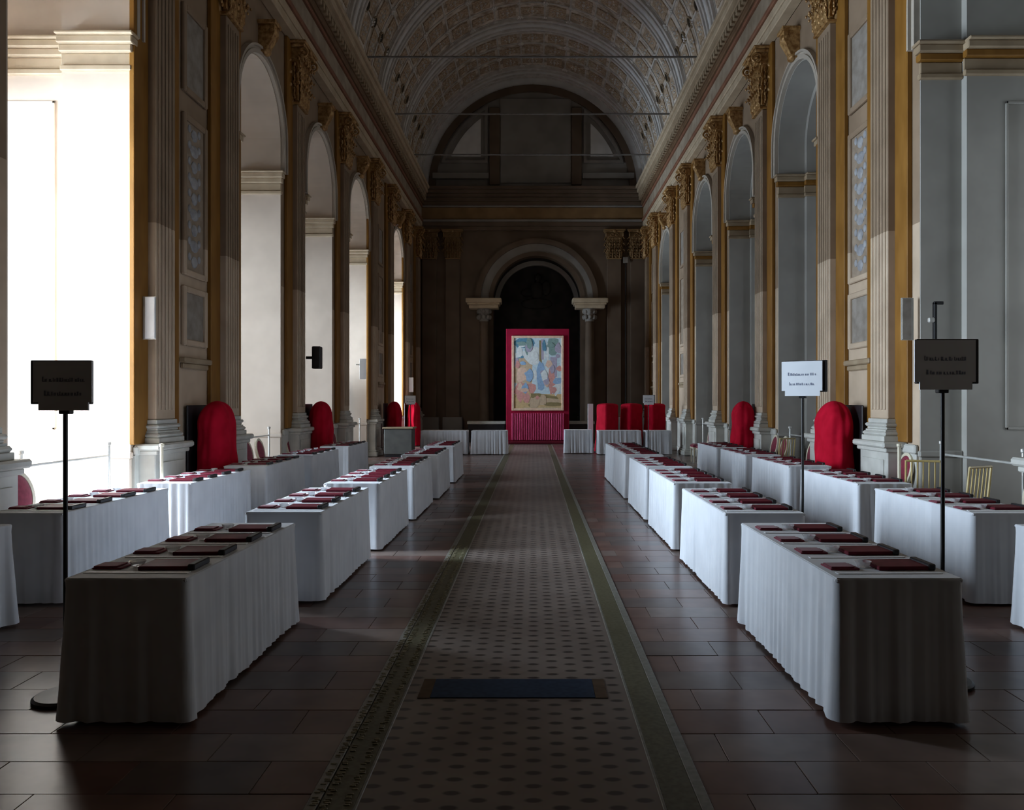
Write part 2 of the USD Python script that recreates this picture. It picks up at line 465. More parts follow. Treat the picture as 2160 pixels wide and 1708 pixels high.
for s in (-1, 1):
    U = SPAN[s]
    wall = thing(f'wall_{SIDE[s]}', f'{SIDE[s]} long wall of the hall with tall arched bays, fluted pilasters and gilded capitals', None, kind='structure')
    bays = [(a + OFF[s], b + OFF[s]) for a, b in BAYS]
    hole = unary_union([arch_poly(a, b) for a, b in bays])
    face = Polygon([(Y0, 0), (Y1, 0), (Y1, 10.75), (Y0, 10.75)]).difference(hole)
    m = extrude(face, 0, 0.30, 'yz>x')
    v = np.array(m.vertices)
    f = np.array(m.faces)
    v[:, 0] = s * (U + v[:, 0])
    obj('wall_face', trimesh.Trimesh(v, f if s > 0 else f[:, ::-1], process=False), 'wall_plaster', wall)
    # the depth of the bays behind the wall face, as wide as the openings plus a step
    hole2 = unary_union([arch_poly(a + STEP[s], b - STEP[s]) for a, b in bays])
    core = Polygon([(Y0, 0), (Y1, 0), (Y1, 9.0), (Y0, 9.0)]).difference(hole2)
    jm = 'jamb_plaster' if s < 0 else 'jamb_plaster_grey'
    m = extrude(core, SEG[s], NICHE + .3, 'yz>x')
    v = np.array(m.vertices)
    f = np.array(m.faces)
    v[:, 0] = s * (U + v[:, 0])
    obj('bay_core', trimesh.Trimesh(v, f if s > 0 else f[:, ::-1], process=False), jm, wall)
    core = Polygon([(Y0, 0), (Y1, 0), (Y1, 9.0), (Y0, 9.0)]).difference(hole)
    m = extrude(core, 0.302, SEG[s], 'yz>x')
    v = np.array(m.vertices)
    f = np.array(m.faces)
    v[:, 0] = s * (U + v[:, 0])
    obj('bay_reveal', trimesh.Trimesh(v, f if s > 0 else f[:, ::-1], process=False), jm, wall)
    for (a, b) in bays:
        # lining of the reveal and soffit in one pale skin
        m = extrude(arch_poly(a - .001, b + .001, z0=0).difference(arch_poly(a + .02, b - .02)), .002, SEG[s], 'yz>x')
        v = np.array(m.vertices)
        v[:, 0] = s * (U + v[:, 0])
        obj('reveal_lining', trimesh.Trimesh(v, np.array(m.faces) if s > 0 else np.array(m.faces)[:, ::-1], process=False), jm, wall)
        for yy, sg in ((a, 1), (b, -1)):
            # impost moulding across pilaster face and recessed back part
            imp, gold = [], []
            for z0, z1, p in ((IMP0, IMP0 + .07, .05), (IMP0 + .07, IMP0 + .22, .02), (IMP0 + .22, IMP0 + .31, .08), (IMP0 + .31, IMP0 + .40, .13), (IMP0 + .40, IMP1, .17)):
                (gold if (s > 0 and z0 == IMP0 + .22) else imp).extend([sb(s, p * .6, -SEG[s], yy - sg * .012, yy + sg * (.02 + p), z0, z1, .012),
                    sb(s, -SEG[s] + .05, -NICHE + .02, yy + sg * (STEP[s] - .01), yy + sg * (p + STEP[s]), z0, z1, .012)])
            im = obj('impost', imp, 'moulding_cream' if s < 0 else 'moulding_tan', wall)
            if gold:
                obj('impost_fillet', gold, 'ochre_marble', im)
            # recessed panel on the back part of the jamb
            fr = []
            yb = yy + sg * STEP[s]
            for (e0, e1, zz0, zz1) in ((-1.00, -1.03, 1.3, 5.4), (-1.90, -1.93, 1.3, 5.4), (-1.00, -1.93, 1.3, 1.33), (-1.00, -1.93, 5.37, 5.4)):
                fr.append(sb(s, e0, e1, yb, yb + sg * .02, zz0, zz1, .004))
            obj('jamb_panel', fr, jm, wall)
            obj('jamb_dado', [sb(s, .01, -SEG[s], yy - sg * .005, yy + sg * .045, 0, .95, .012), sb(s, .03, -SEG[s], yy - sg * .005, yy + sg * .065, .95, 1.03, .015)], jm, wall)
        c, R = (a + b) / 2, (b - a) / 2
        for r0, r1, d in ((R - .0, R + .07, .075), (R + .07, R + .12, .05), (R + .12, R + .16, .095)):
            ring = Polygon([(c + r1 * math.cos(t), ARCH_SPRING + r1 * math.sin(t)) for t in np.linspace(0, math.pi, 33)] +
                           [(c + r0 * math.cos(t), ARCH_SPRING + r0 * math.sin(t)) for t in np.linspace(math.pi, 0, 33)])
            ring = unary_union([ring, sbox2(c - r1, IMP1, c - r0, ARCH_SPRING), sbox2(c + r0, IMP1, c + r1, ARCH_SPRING)])
            m = extrude(ring, 0, d, 'yz>x')
            v = np.array(m.vertices)
            v[:, 0] = s * (U - v[:, 0])
            obj('archivolt', trimesh.Trimesh(v, np.array(m.faces) if s < 0 else np.array(m.faces)[:, ::-1], process=False), 'arch_cream', wall)
        obj('keystone', to_wall(KEY, s, c, ARCH_SPRING + R + .02), 'gilding', wall, smooth=30, label='gilded scroll keystone')
    # piers: pilasters and the painted panels between pairs
    for (a, b) in PIERS:
        a, b = a + OFF[s], min(Y1, b + OFF[s])
        w = b - a
        if a < 0:
            cs = [b - .62]
        elif w < 2:
            cs = [(a + b) / 2]
        else:
            cs = [a + .55 + (.25 if s > 0 else 0), b - .55]
        for yc in cs:
            pilaster(s, wall, yc, strip=a > 0)
        if 2 < w < 5:
            c = (a + b) / 2 + (.05 if w < 3.6 else 0)
            hw = .40
            for z0, z1, what in ((6.05, 7.3, 'panel_grey'), (3.45, 5.75, 'panel_ornament'), (2.45, 3.30, 'panel_grey')):
                pan = obj('wall_panel', sb(s, .0, .02, c - hw + .08, c + hw - .08, z0 + .08, z1 - .08), what, wall)
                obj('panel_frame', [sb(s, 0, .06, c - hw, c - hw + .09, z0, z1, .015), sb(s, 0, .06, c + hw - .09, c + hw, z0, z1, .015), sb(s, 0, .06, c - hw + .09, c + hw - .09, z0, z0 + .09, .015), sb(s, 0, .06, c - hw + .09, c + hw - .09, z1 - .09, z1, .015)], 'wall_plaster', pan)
            obj('panel_shelf', [sb(s, 0, .10, c - hw - .06, c + hw + .06, 2.20, 2.28, .015), sb(s, 0, .06, c - hw - .02, c + hw + .02, 2.12, 2.20, .015)], 'moulding_tan', wall)
            if w < 3.6:
                orn = []
                for k in range(9):
                    zc = 3.68 + k * .23
                    orn.append(to_wall(ball((.02, 0, 0), (.03, .10 + .04 * (k % 2), .09), 1), s, c, zc))
                    for sy in (-1, 1):
                        orn.append(to_wall(ball((.02, sy * .16, .06), (.022, .05, .06), 1), s, c, zc))
                obj('panel_relief', orn, 'relief_bluegrey', wall, smooth=40)
        # dado rail between pedestals
        obj('dado', [sb(s, 0, .03, a + .02, b - .02, 0, .98), sb(s, 0, .05, a + .02, b - .02, 0, .16, .015), sb(s, 0, .06, a + .02, b - .02, .98, 1.10, .02)], 'stone_pedestal', wall)
    # outer wall of each bay is the window, see below

# ---- entablature along both walls and across the end
ENTS = [  # (z0, z1, projection, look)
    (8.95, 9.12, .22, 'moulding_cream'), (9.12, 9.30, .25, 'moulding_cream'), (9.30, 9.40, .30, 'moulding_russet'),
    (9.40, 9.92, .22, 'end_wall_frieze'), (9.92, 10.00, .28, 'moulding_russet'), (10.00, 10.16, .33, 'moulding_brown'),
    (10.16, 10.32, .36, 'moulding_brown'), (10.32, 10.46, .46, 'moulding_tan'), (10.46, 10.62, .53, 'moulding_cream'), (10.62, 10.74, .60, 'moulding_cream')]
for i, s in enumerate((-1, 1)):
    t = thing(f'trim_{i + 1}', f'moulded entablature and cornice running along the top of the {SIDE[s]} wall', None, kind='structure')
    for z0, z1, p, look in ENTS:
        look = {'end_wall_frieze': 'frieze_buff'}.get(look, look)
        obj('cornice_course' if z0 > 9.95 else 'architrave_course', sb(s, 0, p, Y0, Y1, z0, z1, .02), look, t)
    den = []
    y = 10.0
    while y < Y1 - .5:
        den.append(sb(s, .33, .44, y, y + .13, 10.17, 10.31, .01))
        y += .24
    obj('dentils', den, 'moulding_tan', t, kind='stuff')

# ================================================================== windows and shutters in the bays
for k, (a, b) in enumerate(BAYS):
    for s in (-1, 1):
        U = SPAN[s]
        a, b = BAYS[k][0] + OFF[s], BAYS[k][1] + OFF[s]
        n = k + 1 if s < 0 else k + 6
        xo = s * (U + NICHE)
        w = thing(f'window_{n}', f'tall {"bright daylit glazed window" if s < 0 else "dim glazed window"} in the {ORD[k]} bay of the {SIDE[s]} wall', None, kind='structure')
        c = (a + b) / 2
        # blind wall over and beside the opening
        hw = (b - a) / 2 - STEP[s]
        poly = arch_poly(a + STEP[s], b - STEP[s], z0=0).difference(sbox2(c - hw + .16, .12, c + hw - .16, WIN_TOP))
        m = extrude(poly, 0, .14, 'yz>x')
        v = np.array(m.vertices)
        v[:, 0] = s * (abs(xo) + v[:, 0])
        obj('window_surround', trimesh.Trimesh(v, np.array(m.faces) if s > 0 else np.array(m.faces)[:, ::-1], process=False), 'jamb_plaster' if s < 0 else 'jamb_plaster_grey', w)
        y0, y1, z0, z1 = c - hw + .16, c + hw - .16, .12, WIN_TOP
        e = lambda d0, d1, p, q, r, t: box(s * (abs(xo) + d0), s * (abs(xo) + d1), p, q, r, t)
        obj('window_frame', [e(.02, .12, y0, y0 + .07, z0, z1), e(.02, .12, y1 - .07, y1, z0, z1), e(.02, .12, y0 + .07, y1 - .07, z0, z0 + .08), e(.02, .12, y0 + .07, y1 - .07, z1 - .07, z1),
                             e(.02, .12, c - .04, c + .04, z0 + .08, z1 - .07)], 'window_frame_paint', w)
        zs = np.linspace(z0 + .08, z1 - .07, 5)
        for p, q in ((y0 + .07, c - .04), (c + .04, y1 - .07)):
            if True:
                obj('glazing_bars', [e(.05, .09, p, q, z - .015, z + .015) for z in zs[1:-1]], 'window_frame_paint', w)
                for j in range(4):
                    obj('pane', e(.066, .072, p, q, zs[j] + .015 if j else zs[j], zs[j + 1] - .015 if j < 3 else zs[j + 1]), 'glass_pane', w)

# ================================================================== end wall
CX = .15
end = thing('wall_back', 'shadowed far end wall with a great arch, flanking columns and a lunette above', None, kind='structure')
IN_R, OUT_R, SPR = 1.87, 2.62, 6.0


def arch_xz(R, z0=0.0, spring=SPR):
    return Polygon([(CX - R, z0), (CX + R, z0)] + [(CX + R * math.cos(t), spring + R * math.sin(t)) for t in np.linspace(0, math.pi, 41)])


low = sbox2(-6.0, 0, 6.0, 10.8).difference(arch_xz(IN_R, -1))
obj('end_face', extrude(low, Y1, Y1 + .35, 'xz>y'), 'end_wall', end)
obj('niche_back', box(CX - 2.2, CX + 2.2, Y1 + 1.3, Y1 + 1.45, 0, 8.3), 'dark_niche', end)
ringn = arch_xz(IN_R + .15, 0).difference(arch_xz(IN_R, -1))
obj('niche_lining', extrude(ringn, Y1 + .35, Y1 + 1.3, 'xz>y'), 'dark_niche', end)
for r0, r1, d in ((IN_R, IN_R + .18, .16), (IN_R + .18, OUT_R - .22, .09), (OUT_R - .22, OUT_R, .2)):
    rg = arch_xz(r1, SPR).difference(arch_xz(r0, SPR - 1))
    obj('arch_band', extrude(rg, Y1 - d, Y1, 'xz>y'), 'end_wall_grey' if d < .1 else 'end_wall', end)
rg = arch_xz(IN_R - .02, SPR).difference(arch_xz(IN_R - .22, SPR - 1))
obj('inner_arch_band', extrude(rg, Y1 + .9, Y1 + 1.1, 'xz>y'), 'end_wall_grey', end)
for s in (-1, 1):
    xc = CX + s * 2.24
    colm = obj('column', lathe([(0, .0), (.30, .0), (.30, .25), (.25, .30), (.25, .38), (.21, .45), (.20, 3.5), (.175, 5.0), (.20, 5.05), (0, 5.06)], 20, (xc, Y1 - .28, 0)), 'end_wall', end, smooth=30)
    obj('column_capital', [lathe([(0, 0), (.19, 0), (.22, .3), (.30, .52), (0, .53)], 16, (xc, Y1 - .28, 5.05))] +
        [ball((xc + .24 * math.cos(t), Y1 - .28 + .24 * math.sin(t), 5.05 + z), (.08, .08, .11), 1) for t in np.linspace(0, 2 * math.pi, 8, endpoint=False) for z in (.18, .42)], 'end_wall_grey', colm, smooth=30)
    obj('column_impost', [cbox(xc - .62, xc + .62, Y1 - .68, Y1 + .05, 5.58, 5.72, .02), cbox(xc - .68, xc + .68, Y1 - .74, Y1 + .05, 5.72, 5.80, .02), cbox(xc - .75, xc + .75, Y1 - .80, Y1 + .05, 5.80, 6.0, .03)], 'moulding_cream', colm)
    for xp in (3.45, 4.45):
        pl = obj('end_pilaster', cbox(s * xp - .30, s * xp + .30, Y1 - .14, Y1 + .01, 1.0, 7.75, .015), 'end_wall', end)
        obj('end_pedestal', cbox(s * xp - .42, s * xp + .42, Y1 - .24, Y1 + .01, 0, 1.0, .02), 'end_wall_grey', pl)
        cp = CAPITAL.copy()
        v = np.array(cp.vertices)
        v = np.c_[v[:, 1] + s * xp, Y1 - v[:, 0], v[:, 2] + 7.72]
        obj('end_capital', trimesh.Trimesh(v, np.array(cp.faces), process=False), 'end_wall_frieze', pl, smooth=30)
# dim carved figure high in the niche
obj('niche_relief', [ball((CX + .0, Y1 + 1.25, 6.6), (.28, .16, .42), 2), ball((CX + .05, Y1 + 1.2, 7.15), (.16, .15, .2), 2), ball((CX - .4, Y1 + 1.27, 6.5), (.3, .1, .2), 2), ball((CX + .42, Y1 + 1.27, 6.7), (.22, .1, .34), 2), ball((CX, Y1 + 1.28, 6.0), (.7, .09, .25), 2)], 'dark_niche', end, smooth=True)
t = thing('trim_3', 'dark entablature across the far end wall under the lunette', None, kind='structure')
for z0, z1, p, look in ENTS:
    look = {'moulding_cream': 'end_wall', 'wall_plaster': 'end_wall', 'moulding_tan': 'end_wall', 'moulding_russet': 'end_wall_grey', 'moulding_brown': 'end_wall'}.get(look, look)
    obj('end_course', cbox(-UL + .2, UR - .2, Y1 - p, Y1 + .05, z0, z1, .02), look, t)
# lunette
R = 4.86
ZC = 10.74
XC = (UR - UL) / 2


def half_disc(r, cx=XC, cz=ZC):
    return Polygon([(cx + r * math.cos(t), cz + r * math.sin(t)) for t in np.linspace(0, math.pi, 61)])


lun = thing('wall_back_lunette', 'dim half-round lunette wall with a tall centre panel and two quarter panels', None, kind='structure')
obj('lunette_face', extrude(half_disc(R + .6).intersection(sbox2(-8, ZC, 8, 20)), Y1, Y1 + .2, 'xz>y'), 'end_wall_grey', lun)
rim = half_disc(4.45).difference(half_disc(4.15))
rim2 = half_disc(4.86).difference(half_disc(4.45))
obj('lunette_rim', extrude(rim, Y1 - .10, Y1, 'xz>y'), 'end_wall', lun)
obj('lunette_margin', extrude(rim2, Y1 - .03, Y1, 'xz>y'), 'vault_band', lun)
obj('centre_panel', cbox(-1.42, 1.62, Y1 - .06, Y1, 11.0, 14.62, .02), 'end_wall_grey', lun)
for x in (-1.65, 1.85):
    obj('lunette_mullion', cbox(x - .22, x + .22, Y1 - .16, Y1, 10.9, 14.2, .02), 'end_wall', lun)
for s in (-1, 1):
    q = half_disc(4.05).intersection(sbox2(-5, 11.85, -1.95, 20) if s < 0 else sbox2(2.15, 11.85, 5, 20))
    obj('quarter_frame', extrude(q.difference(q.buffer(-.12)), Y1 - .10, Y1, 'xz>y'), 'end_wall_grey', lun)
    obj('quarter_panel', extrude(q.buffer(-.30), Y1 - .03, Y1, 'xz>y'), 'vault_band', lun)
    obj('lunette_sill', cbox(-4.3 if s < 0 else 2.1, -1.9 if s < 0 else 4.3, Y1 - .22, Y1, 11.15, 11.40, .02), 'end_wall_grey', lun)

ent = thing('wall_front', 'plain dark wall closing the hall behind the camera', None, kind='structure')
obj('front_face', box(-7, 7, Y0 - .3, Y0, 0, 16), 'entrance_wall', ent)

# ================================================================== vault
ceil = thing('ceiling', 'painted barrel vault with pale ribs, brown panels and white rosettes', None, kind='structure')


def arc_strip(y0, y1, r0, r1, a0=0.0, a1=math.pi, n=48):
    """closed strip of a barrel: r0 inner, r1 outer radius"""
    t = np.linspace(a0, a1, n + 1)
    ring = []
    for r, yy in ((r0, y0), (r0, y1), (r1, y1), (r1, y0)):
        ring.append(np.c_[XC + r * np.cos(t), np.full_like(t, yy), ZC + r * np.sin(t)])
    v = np.concatenate(ring)
    m = n + 1
    f = []
    for k in range(4):
        a, b = k * m, ((k + 1) % 4) * m
        for i in range(n):
            f += [[a + i, b + i, b + i + 1], [a + i, b + i + 1, a + i + 1]]
    f += [[0, 3 * m, 2 * m], [0, 2 * m, m], [n, n + m, n + 2 * m], [n, n + 2 * m, n + 3 * m]]
    return trimesh.Trimesh(v, np.array(f), process=False)


obj('vault', arc_strip(Y0, Y1, R, R + .25, n=72), 'vault_paint', ceil, smooth=30)
RIBS = [12.65, 16.70, 20.75, 24.85, 28.95, 33.05]
for y in RIBS:
    rib = obj('rib', arc_strip(y - .42, y + .42, R - .06, R + .01), 'vault_band', ceil, smooth=30)
    for o in (-.46, -.20, .20, .46):
        obj('rib_moulding', arc_strip(y + o - .05, y + o + .05, R - .11, R + .01), 'vault_frame', rib, smooth=30)


def on_vault(a, yy, dr=0.0):
    return np.array([XC + (R - dr) * math.cos(a), yy, ZC + (R - dr) * math.sin(a)])


NA = 15
bands = [(RIBS[i] + .52, RIBS[i + 1] - .52) for i in range(5)]
for bi, (ya, yb) in enumerate(bands):
    for i in range(NA):
        a0, a1 = math.pi * (.055 + .89 * i / NA), math.pi * (.055 + .89 * (i + 1) / NA)
        am = (a0 + a1) / 2
        da = a1 - a0
        rows = 3
        for j in range(rows):
            y0, y1 = ya + (yb - ya) * j / rows, ya + (yb - ya) * (j + 1) / rows
            ym = (y0 + y1) / 2
            if (i + j) % 2 == 0:
                obj('painted_panel', arc_strip(y0 + .16, y1 - .16, R - .030, R + .01, a0 + da * .16, a1 - da * .16, 4), 'vault_panel', ceil)
            else:
                obj('painted_panel', arc_strip(y0 + .30, y1 - .30, R - .035, R + .01, a0 + da * .06, a1 - da * .06, 4), 'vault_panel', ceil)
        # pale frames between the cells, one per column
        fr = [arc_strip(ya, yb, R - .022, R + .01, a0 - da * .03, a0 + da * .03, 1)]
        for j in range(rows + 1):
            yy = ya + (yb - ya) * j / rows
            fr.append(arc_strip(yy - .03, yy + .03, R - .022, R + .01, a0, a1, 4))
        obj('panel_grid', fr, 'vault_frame', ceil)
    ro = []
for bi, (ya, yb) in enumerate(bands):
    for i in range(1, NA):
        a = math.pi * (.055 + .89 * i / NA)
        for j in (0, 1, 2, 3):
            yy = ya + (yb - ya) * j / 3
            c = on_vault(a, yy, .03)
            rr = .12 if (i + j) % 2 else .085
            flower = [ball(c, (rr * .4,) * 3, 1)]
            ta = np.array([-math.sin(a), 0, math.cos(a)])
            tb = np.array([0, 1, 0])
            for q in range(6):
                t = q * math.pi / 3
                flower.append(ball(c + (ta * math.cos(t) + tb * math.sin(t)) * rr * .7, (rr * .38,) * 3, 0))
            obj('rosette', flower, 'rosette_white', ceil, smooth=True)
orn = []
for bi, (ya, yb) in enumerate(bands):
    for i in range(NA):
        a = math.pi * (.055 + .89 * (i + .5) / NA)
        for j in range(3):
            yy = ya + (yb - ya) * (j + .5) / 3
            c = on_vault(a, yy, .03)
            ta = np.array([-math.sin(a), 0, math.cos(a)])
            for (u, w, r) in ((0, 0, .075), (.16, 0, .045), (-.16, 0, .045), (0, .2, .045), (0, -.2, .045), (.12, .13, .03), (-.12, .13, .03), (.12, -.13, .03), (-.12, -.13, .03)):
                orn.append(ball(c + ta * u + np.array([0, w, 0]), (r, r, r), 0))
obj('panel_motifs', orn, 'vault_frame', ceil, smooth=True, kind='stuff')
# dark roundels along the foot of the vault
for s in (-1, 1):
    y = 11.0
    while y < Y1 - .4:
        a = math.asin(1.75 / R)
        a = a if s > 0 else math.pi - a
        c = on_vault(a, y, .0)
        n = np.array([-math.cos(a), 0, -math.sin(a)])
        m = trimesh.creation.cylinder(.13, .07, sections=14)
        m.apply_transform(trimesh.geometry.align_vectors([0, 0, 1], n))
        m.apply_translation(c + n * .02)
        rd = obj('roundel', m, 'dark_hole', ceil)
        m2 = trimesh.creation.annulus(.13, .17, .09, sections=14)
        m2.apply_transform(trimesh.geometry.align_vectors([0, 0, 1], n))
        m2.apply_translation(c + n * .02)
        obj('roundel_rim', m2, 'moulding_tan', rd)
        y += .95

# tie rods across the hall
for k, y in enumerate(RIBS[1:5]):
    t = thing('tie_rod', f'thin iron tie rod spanning the hall, {ORD[k]} of four from the front', 'rod', (0, y, ZC + .02), 0, 'iron tie rods under the vault')
    obj('rod', tube((-4.8, 0, 0), (4.75, 0, 0), .028, 10), 'iron_rod', t)
    for s in (-1, 1):
        obj('anchor_plate', cbox(s * 4.50, s * 4.56, -.12, .12, -.016, .24, .01), 'iron_rod', t)

# ================================================================== tables
TABLES = {}


def skirt_mesh(w, l, h, seed, folds):
    """pleated floor-length skirt round a w by l table, origin at floor under the table's centre"""
    rs = np.random.RandomState(seed)
    rc = .035
    xs, ys = w / 2, l / 2
    path, nrm, cor = [], [], []

    def line(p, q, n):
        k = max(2, int(np.hypot(q[0] - p[0], q[1] - p[1]) / .014))
        for t in np.linspace(0, 1, k, endpoint=False):
            path.append((p[0] + (q[0] - p[0]) * t, p[1] + (q[1] - p[1]) * t))
            nrm.append(n)
            cor.append(0.0)

    def arc(c, a0):
        for t in np.linspace(0, math.pi / 2, 6, endpoint=False):
            path.append((c[0] + rc * math.cos(a0 + t), c[1] + rc * math.sin(a0 + t)))
            nrm.append((math.cos(a0 + t), math.sin(a0 + t)))
            cor.append(math.sin(2 * t + .3))
    line((xs, -ys + rc), (xs, ys - rc), (1, 0)); arc((xs - rc, ys - rc), 0)
    line((xs - rc, ys), (-xs + rc, ys), (0, 1)); arc((-xs + rc, ys - rc), math.pi / 2)
    line((-xs, ys - rc), (-xs, -ys + rc), (-1, 0)); arc((-xs + rc, -ys + rc), math.pi)
    line((-xs + rc, -ys), (xs - rc, -ys), (0, -1)); arc((xs - rc, -ys + rc), 1.5 * math.pi)
    P, N, C = np.array(path), np.array(nrm), np.array(cor)
    n = len(P)
    sl = np.cumsum(np.r_[0, np.linalg.norm(np.diff(P, axis=0), axis=1)])
    L = sl[-1]
    wav = np.zeros(n)
    for (lam, am) in ((.085, .55), (.13, .8), (.21, .6), (.047, .25)):
        kk = max(1, round(L / lam))
        ph = rs.uniform(0, 6.28)
        mod = .55 + .45 * np.sin(2 * math.pi * rs.randint(2, 6) * sl / L + rs.uniform(0, 6.28))
        wav += am * mod * np.sin(2 * math.pi * kk * sl / L + ph + .6 * np.sin(2 * math.pi * 5 * sl / L + ph))
    wav *= folds
    cs = np.convolve(np.r_[C[-8:], C, C[:8]], np.hanning(17) / np.hanning(17).sum(), 'valid')
    # deep folds where two cloths meet
    for q in range(2):
        c = rs.uniform(0, L)
        d = np.abs((sl - c + L / 2) % L - L / 2)
        wav -= 2.2 * folds * np.exp(-(d / .018) ** 2)
    rows = [(h, 0.0), (h - .012, .35), (h - .05, .25), (h - .2, .45), (h - .4, .75), (h - .6, .95), (.02, 1.1)]
    V = []
    for z, g in rows:
        off = .004 + .011 * g * wav + .018 * g ** 1.5 * .6 + (.055 if folds == 1.0 else .025) * g ** 2 * np.clip(cs, 0, None)
        zz = np.full(n, z)
        if z < .1:
            zz = z + .006 * rs.rand() + .004 * np.sin(sl * 7 + seed)
        V.append(np.c_[P + N * np.clip(off, .001, None)[:, None], zz])
    V = np.concatenate(V)
    F = []
    for r in range(len(rows) - 1):
        a, b = r * n, (r + 1) * n
        i = np.arange(n)
        j = (i + 1) % n
        F.append(np.c_[a + i, b + i, b + j])
        F.append(np.c_[a + i, b + j, a + j])
    return trimesh.Trimesh(V, np.concatenate(F), process=False)


def make_table(label, x0, x1, y0, l, seed, folds, group):
    w = x1 - x0
    t = thing('banquet_table', label, 'table', ((x0 + x1) / 2, y0 + l / 2, 0), 0, group)
    obj('table_top', cbox(-w / 2 - .003, w / 2 + .003, -l / 2 - .003, l / 2 + .003, .725, .75, .008), 'cloth_white', t)
    obj('skirt', skirt_mesh(w, l, .747, seed, folds), 'cloth_white', t, smooth=True)
    return t


ROWS = {  # name: (inner edge near, inner edge far, width, fronts, words)
    'li': (-1.77, -1.60, -.62, [4.0, 6.40, 8.66, 10.88, 13.25, 15.9], 'left of the runner'),
    'ri': (1.545, 1.56, .645, [4.0, 6.33, 8.68, 10.85, 13.3, 15.2], 'right of the runner'),
    'lo': (-3.84, -3.70, -.60, [3.95, 6.35, 8.66, 11.0, 13.2, 15.8], 'by the left wall'),
    'ro': (3.545, 3.58, .60, [3.95, 6.34, 8.62, 10.97, 13.25, 15.35], 'by the right wall'),
}
SETTINGS = []
seed = 11
for key, (e0, e1, w, fronts, words) in ROWS.items():
    for k, yf in enumerate(fronts):
        e = e0 + (e1 - e0) * min(1, (yf - 4) / 10)
        x0, x1 = min(e, e + w), max(e, e + w)
        l = 1.83 if k < 4 else 1.74
        nm = f'{ORD[k]} table from the front {words}'
        folds = 1.0 if k == 0 else (.75 if k < 3 else .55)
        make_table(f'white-skirted narrow banquet table, {ORD[k]} from the front in the row {words}', x0, x1, yf, l, seed, folds, 'white-skirted banquet tables in four rows')
        seed += 1
        TABLES[(key, k)] = (x0, x1, yf, l)
        for i in range(4):
            SETTINGS.append((nm, i, (x0 + x1) / 2, yf + .27 + .42 * i))

# ---- place settings
fold = thing('maroon_folder', 'x', 'folder')
obj('cover', cbox(-.03, .265, -.10, .10, 0, .022, .004), 'maroon_leather', fold)
obj('spine_block', cbox(.235, .275, -.105, .105, .0, .034, .006), 'black_card', fold, label='black raised end')
nap = thing('napkin', 'x', 'napkin')
obj('fold', [cbox(-.285, -.125, -.07, .07, 0, .010, .004)], 'maroon_cloth', nap)
obj('upper_fold', [cbox(-.28, -.15, -.065, .05, .010, .018, .004)], 'maroon_cloth', nap)
dish = thing('glass_dish', 'x', 'dish')
obj('bowl', lathe([(0, .004), (.022, .004), (.026, .0), (.03, .006), (.044, .034), (.041, .034), (.028, .010), (0, .009)], 16, (-.075, .005, 0)), 'glass_clear', dish, smooth=40)
card = thing('place_card', 'x', 'card')
obj('card', [trimesh.convex.convex_hull(np.array([(-.28, -.165, 0), (.27, -.165, 0), (.27, -.125, 0), (-.28, -.125, 0), (-.28, -.165, .003), (.27, -.165, .003), (.27, -.125, .003), (-.28, -.125, .003)]))], 'sign_paper', card)
for q, (nm, i, x, y) in enumerate(SETTINGS):
    z = .7505
    pos = f'{ORD[i]} place, {nm}'
    rr = random.Random(q)
    for root, name, lab, c, g in ((fold, 'maroon_folder', 'closed maroon folder', 'folder', 'maroon folders at the place settings'),
                                  (nap, 'napkin', 'small folded maroon napkin', 'napkin', 'maroon napkins at the place settings'),
                                  (dish, 'glass_dish', 'little clear glass dish', 'dish', 'glass dishes at the place settings'),
                                  (card, 'place_card', 'flat white paper strip', 'card', 'white paper strips at the place settings')):
        lo = (x, y + rr.uniform(-.012, .012), z)
        ro = rr.uniform(-2.0, 2.0)
        if q == 0:
            place(root, lo, ro)
            tag(root, f'{lab}, {pos}', c, g)
        else:
            dup(root, name, f'{lab}, {pos}', c, lo, ro, g)

# ---- head tables across the far end
for k, (x0, x1) in enumerate(((-3.50, -2.06), (-1.92, -.82), (1.0, 1.88), (2.02, 3.36), (3.50, 4.3))):
    yf = 24.4 + (.5 if k in (2,) else 0)
    nm = ['leftmost of the two left of the banner', 'beside the banner on its left', 'beside the banner on its right', 'second to the right of the banner', 'furthest right, near the wall'][k]
    make_table(f'white-skirted head table at the far end, {nm}', x0, x1, yf, .66, 50 + k, 1.5, 'white-skirted head tables at the far end')

# ================================================================== banner at the end of the aisle
ban = thing('banner_stand', 'tall red display banner with a pale colourful landscape picture at the end of the aisle', 'banner', (CX + .02, 30.8, 0))
obj('backboard', cbox(-1.24, 1.24, .02, .12, .12, 4.52, .02), 'red_banner', ban)
obj('plinth', [cbox(-1.15, 1.15, -.25, .30, 0, .12, .02)], 'maroon_leather', ban)
pl = []
for k in range(46):
    x = -1.03 + 2.06 * k / 46
    pl.append(cbox(x, x + .038, -.03 - .02 * (k % 2), .02, .14, 1.20, .008))
obj('pleated_skirt', pl, 'crimson_pleats', ban, label='crimson pleated cloth under the picture')
PW0, PW1, PZ0, PZ1 = -1.02, 1.02, 1.30, 4.24
pic = obj('picture', box(PW0 + .08, PW1 - .08, -.005, .02, PZ0 + .08, PZ1 - .08), 'paint_sky', ban, label='flat landscape picture in pale blue, rose and ochre')
obj('picture_frame', [cbox(PW0, PW0 + .09, -.04, .02, PZ0, PZ1, .01), cbox(PW1 - .09, PW1, -.04, .02, PZ0, PZ1, .01), cbox(PW0 + .09, PW1 - .09, -.04, .02, PZ0, PZ0 + .09, .01), cbox(PW0 + .09, PW1 - .09, -.04, .02, PZ1 - .09, PZ1, .01)], 'paint_frame', ban)
rs = np.random.RandomState(5)
